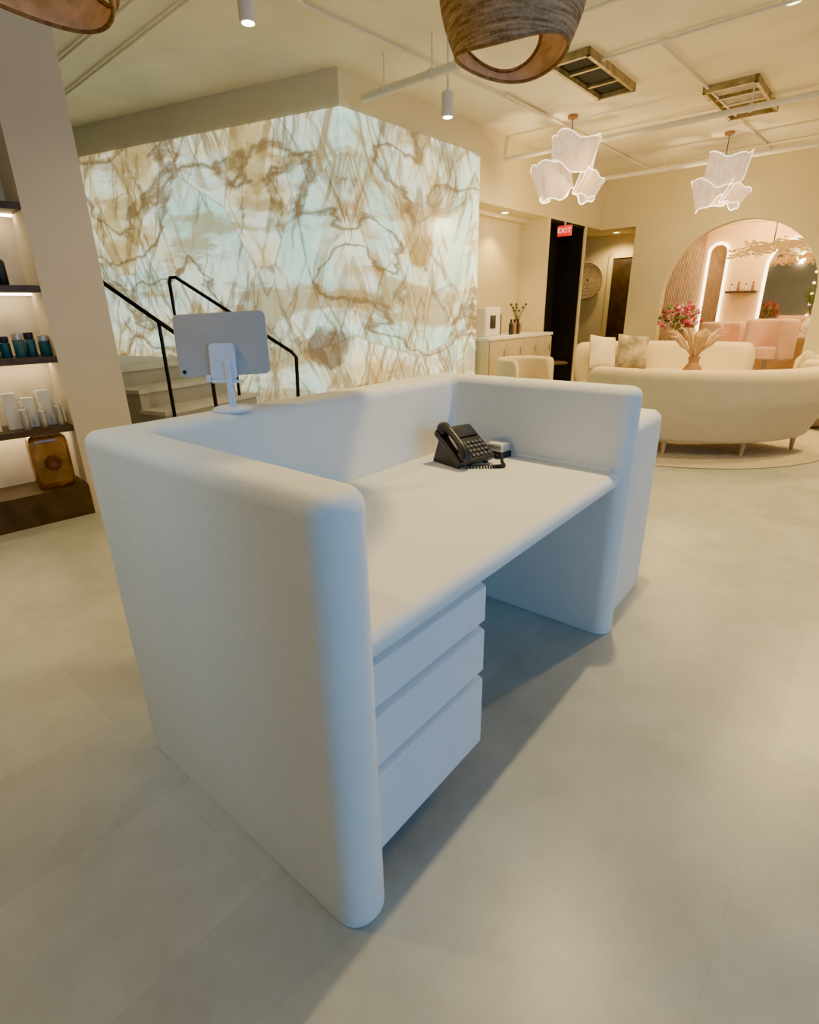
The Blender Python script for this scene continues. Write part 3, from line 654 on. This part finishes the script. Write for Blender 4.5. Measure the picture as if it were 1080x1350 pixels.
rimm=M('rim_veneer',(.26,.15,.075),.95,var=.3,scale=60,spec=.05)
liningm=M('lining_veneer',(.60,.43,.26),.9,var=.25,scale=20,spec=.1)
def pendant(loc,label,ph=0.,R=.232,lit=True):
    t=thing('pendant_lamp',label,'pendant lamp',loc,0)
    n=120; m_=40; Hh=.46
    def prof(k):
        z=k*Hh; r=R*(.72+.28*math.sin(min(1,k/.45)*math.pi/2)) if k<.45 else R*(math.cos((k-.45)/.55*math.pi/2*.93))**.75
        return r,z
    def k0f(a): return .035+.035*math.cos(2*a+1.)
    ka,kz,kk=ph,.38,.28
    def hole(a,k):
        d=(a-ka+math.pi)%(2*math.pi)-math.pi
        return (d/.85)**2+((k-kz-.12*d)/kk)**2<1
    for nm,off,mt in (('shade',0,veneer),('inner_lining',-.008,liningm)):
        vs=[];fs=[]
        for i in range(m_+1):
            for j in range(n):
                a=2*math.pi*j/n; k0=k0f(a); k=k0+(1-k0)*i/m_; r,z=prof(k); r=max(r+off,.004); vs.append((r*math.cos(a),r*math.sin(a),z))
        for i in range(m_):
            for j in range(n):
                a=2*math.pi*(j+.5)/n; k0=k0f(a); k=k0+(1-k0)*(i+.5)/m_
                if hole(a,k): continue
                q=(i*n+j,i*n+(j+1)%n,(i+1)*n+(j+1)%n,(i+1)*n+j); fs.append(q if off==0 else tuple(reversed(q)))
        bb=B(); bb.add(vs,fs); bb.obj(nm,mt,t,smooth=60)
    rim=[]
    for j in range(n):
        a=2*math.pi*j/n; r,z=prof(k0f(a)); rim.append(((r-.004)*math.cos(a),(r-.004)*math.sin(a),z))
    bb=B(); bb.tube(rim,.006,6,True)
    hr=[]
    for j in range(64):
        b_=2*math.pi*j/64; dd=.85*math.cos(b_); a=ka+dd; r,z=prof(kz+.12*dd+kk*math.sin(b_)); hr.append(((r-.004)*math.cos(a),(r-.004)*math.sin(a),z))
    bb.tube(hr,.009,6,True); bb.obj('rim',rimm,t)
    B().tube([(0,0,Hh),(0,0,ZC-loc[2])],.006,8).obj('cord',blackmetal,t)
    B().sphere((0,0,.36),.04,16,10).obj('bulb',M('lamp_bulb',(1,.9,.7),.4,emit=(1,.80,.50),es=10),t)
pendant((.352,2.13,2.115),'large brown woven veneer pendant with a rounded side opening',math.pi/2+.2)
pendant((-.97,1.86,2.17),'dark brown woven veneer pendant lamp',math.pi/2-.8)
def sheet_shade(parent,loc,w,h,ph,tx,ty,rz):
    n=64; m_=6; X=Matrix.Translation(loc)@Euler((tx,ty,rz)).to_matrix().to_4x4(); vs=[];uv=[];fs=[]
    def pt(j,i):
        t=j/n; a=t*2*math.pi*.86+ph; ca_,sa_=math.cos(a),math.sin(a)
        r=w*.46/((abs(ca_)**4+abs(sa_)**4)**(1/4)); r*=1+.06*math.sin(5*a+ph)
        k=i/m_-.5
        aa_=a+.22*k
        return (r*math.cos(aa_)*(1+.10*k),r*math.sin(aa_)*.75,k*h*(1+.16*math.cos(a+ph))+.10*h*math.sin(2*a+ph)+.06*h*math.sin(5*a))
    for i in range(m_+1):
        for j in range(n+1): vs.append(pt(j,i)); uv.append((j/n*6,i/m_))
    for i in range(m_):
        for j in range(n): a=i*(n+1)+j; fs.append((a,a+1,a+n+2,a+n+1))
    bb=B(); bb.X=X; bb.add(vs,fs); o=bb.obj('shade',glow,parent,smooth=80,uv=uv)
    bb=B(); bb.X=X
    bb.tube([pt(j,0) for j in range(n+1)],.006,6); bb.tube([pt(j,m_) for j in range(n+1)],.006,6); bb.tube([pt(0,i) for i in range(m_+1)],.006,6); bb.tube([pt(n,i) for i in range(m_+1)],.006,6)
    bb.obj('lit_edge',edgem,o)
def cluster(loc,label,ph,S,k=0.):
    t=thing('sheet_pendant',label,'pendant lamp',loc,ph,'glowing sheet pendants')
    sheet_shade(t,(.03*S,0,.11*S),.36*S,.22*S,.3+k,.12,.14,.1)
    sheet_shade(t,(-.11*S,.02*S,-.07*S),.30*S,.24*S,1.9+k,-.14,-.26,.4)
    sheet_shade(t,(.16*S,-.05*S,-.14*S),.20*S,.17*S,3.1+k,.2,.45,.9)
    B().tube([(0,0,-.02),(0,0,ZC-loc[2]-.03)],.005,6).obj('cord',blackmetal,t)
    B().cyl(0,0,ZC-loc[2]-.03,ZC-loc[2],.055,24,.004).obj('canopy',terra,t)
cluster((1.84,6.90,2.80),'glowing pinkish-white folded sheet pendant cluster above the lounge',-.25,1.36)
cluster((3.93,7.60,2.78),'glowing folded sheet pendant cluster hanging by the arch',-.9,1.26,.7)

# ------------------------------------------------------------------ lights
def spotl(loc,tgt,e,col,ang=110,blend=.6,r=.06):
    l=bpy.data.lights.new('spot','SPOT'); l.energy=e; l.color=col; l.spot_size=math.radians(ang); l.spot_blend=blend; l.shadow_soft_size=r
    o=bpy.data.objects.new('spot_light',l); COL.objects.link(o); o.location=loc; o.rotation_euler=(Vector(tgt)-Vector(loc)).to_track_quat('-Z','Y').to_euler()
def pointl(loc,e,col,r=.1):
    l=bpy.data.lights.new('pt','POINT'); l.energy=e; l.color=col; l.shadow_soft_size=r
    o=bpy.data.objects.new('point_light',l); COL.objects.link(o); o.location=loc
WARM=(1,.68,.26); WARM2=(1,.75,.36)
spotl((1.02,2.52,3.27),(.9,2.2,0),460,WARM2,130,.8,.04)
spotl((-2.1,1.3,3.2),(-1.6,1.8,0),180,WARM,140,.8,.08)
spotl((-1.5,.1,3.0),(-.76,1.28,.98),150,(.22,.60,1.0),30,1.0,.08)  # added blue spot with no fixture, to tint the desk's upper left panel
for x,y,e in ((3.6,4.1,360),(4.5,4.8,850),(2.0,6.2,300),(3.9,6.6,420)):
    spotl((x,y,3.22),(x,y,0),e,WARM,140,.7,.10)
spotl((-.9,4.0,2.95),(-.9,4.0,0),80,WARM,140,.7,.06)
spotl(CW(3.1,.15,2.45),CW(3.1,.1,0),55,WARM,120,.6,.05)
spotl(W(C,uA,nA,-.1,.9,2.55),W(C,uA,nA,-.1,.9,0),85,WARM,150,.6,.05)
pointl(AW(2.0,2.1,2.6),115,(1,.70,.34),.1); pointl(AW(3.8,1.4,2.3),130,(1,.70,.34),.1)
pointl((1.84,6.90,2.40),70,WARM2,.1); pointl((3.93,7.60,2.36),70,WARM2,.1)
l=bpy.data.lights.new('day','AREA'); l.shape='RECTANGLE'; l.size=3.4; l.size_y=2.2; l.energy=205; l.color=(.10,.42,1.0)
o=bpy.data.objects.new('window_daylight',l); COL.objects.link(o); p=R0+uR*.7+nR*.15; o.location=(p.x,p.y,1.6); o.rotation_euler=(Vector((.2,1.2,.5))-Vector((p.x,p.y,1.6))).to_track_quat('-Z','Y').to_euler()
w=bpy.data.worlds.new('w'); bpy.context.scene.world=w; w.use_nodes=True; w.node_tree.nodes['Background'].inputs[0].default_value=(1,.82,.58,1); w.node_tree.nodes['Background'].inputs[1].default_value=.02
bpy.context.scene.view_settings.look='AgX - Punchy'
bpy.context.scene.view_settings.exposure=.08

# ------------------------------------------------------------------ camera
cam=bpy.data.cameras.new('camera'); co=bpy.data.objects.new('camera',cam); COL.objects.link(co)
cam.sensor_fit='VERTICAL'; cam.sensor_height=24; cam.lens=24*705.6/1350; cam.clip_start=.02
co.matrix_world=Matrix.Translation((0,0,1.38))@Matrix.Rotation(math.pi/2-.363,4,'X')@Matrix.Rotation(-.018,4,'Z')
bpy.context.scene.camera=co
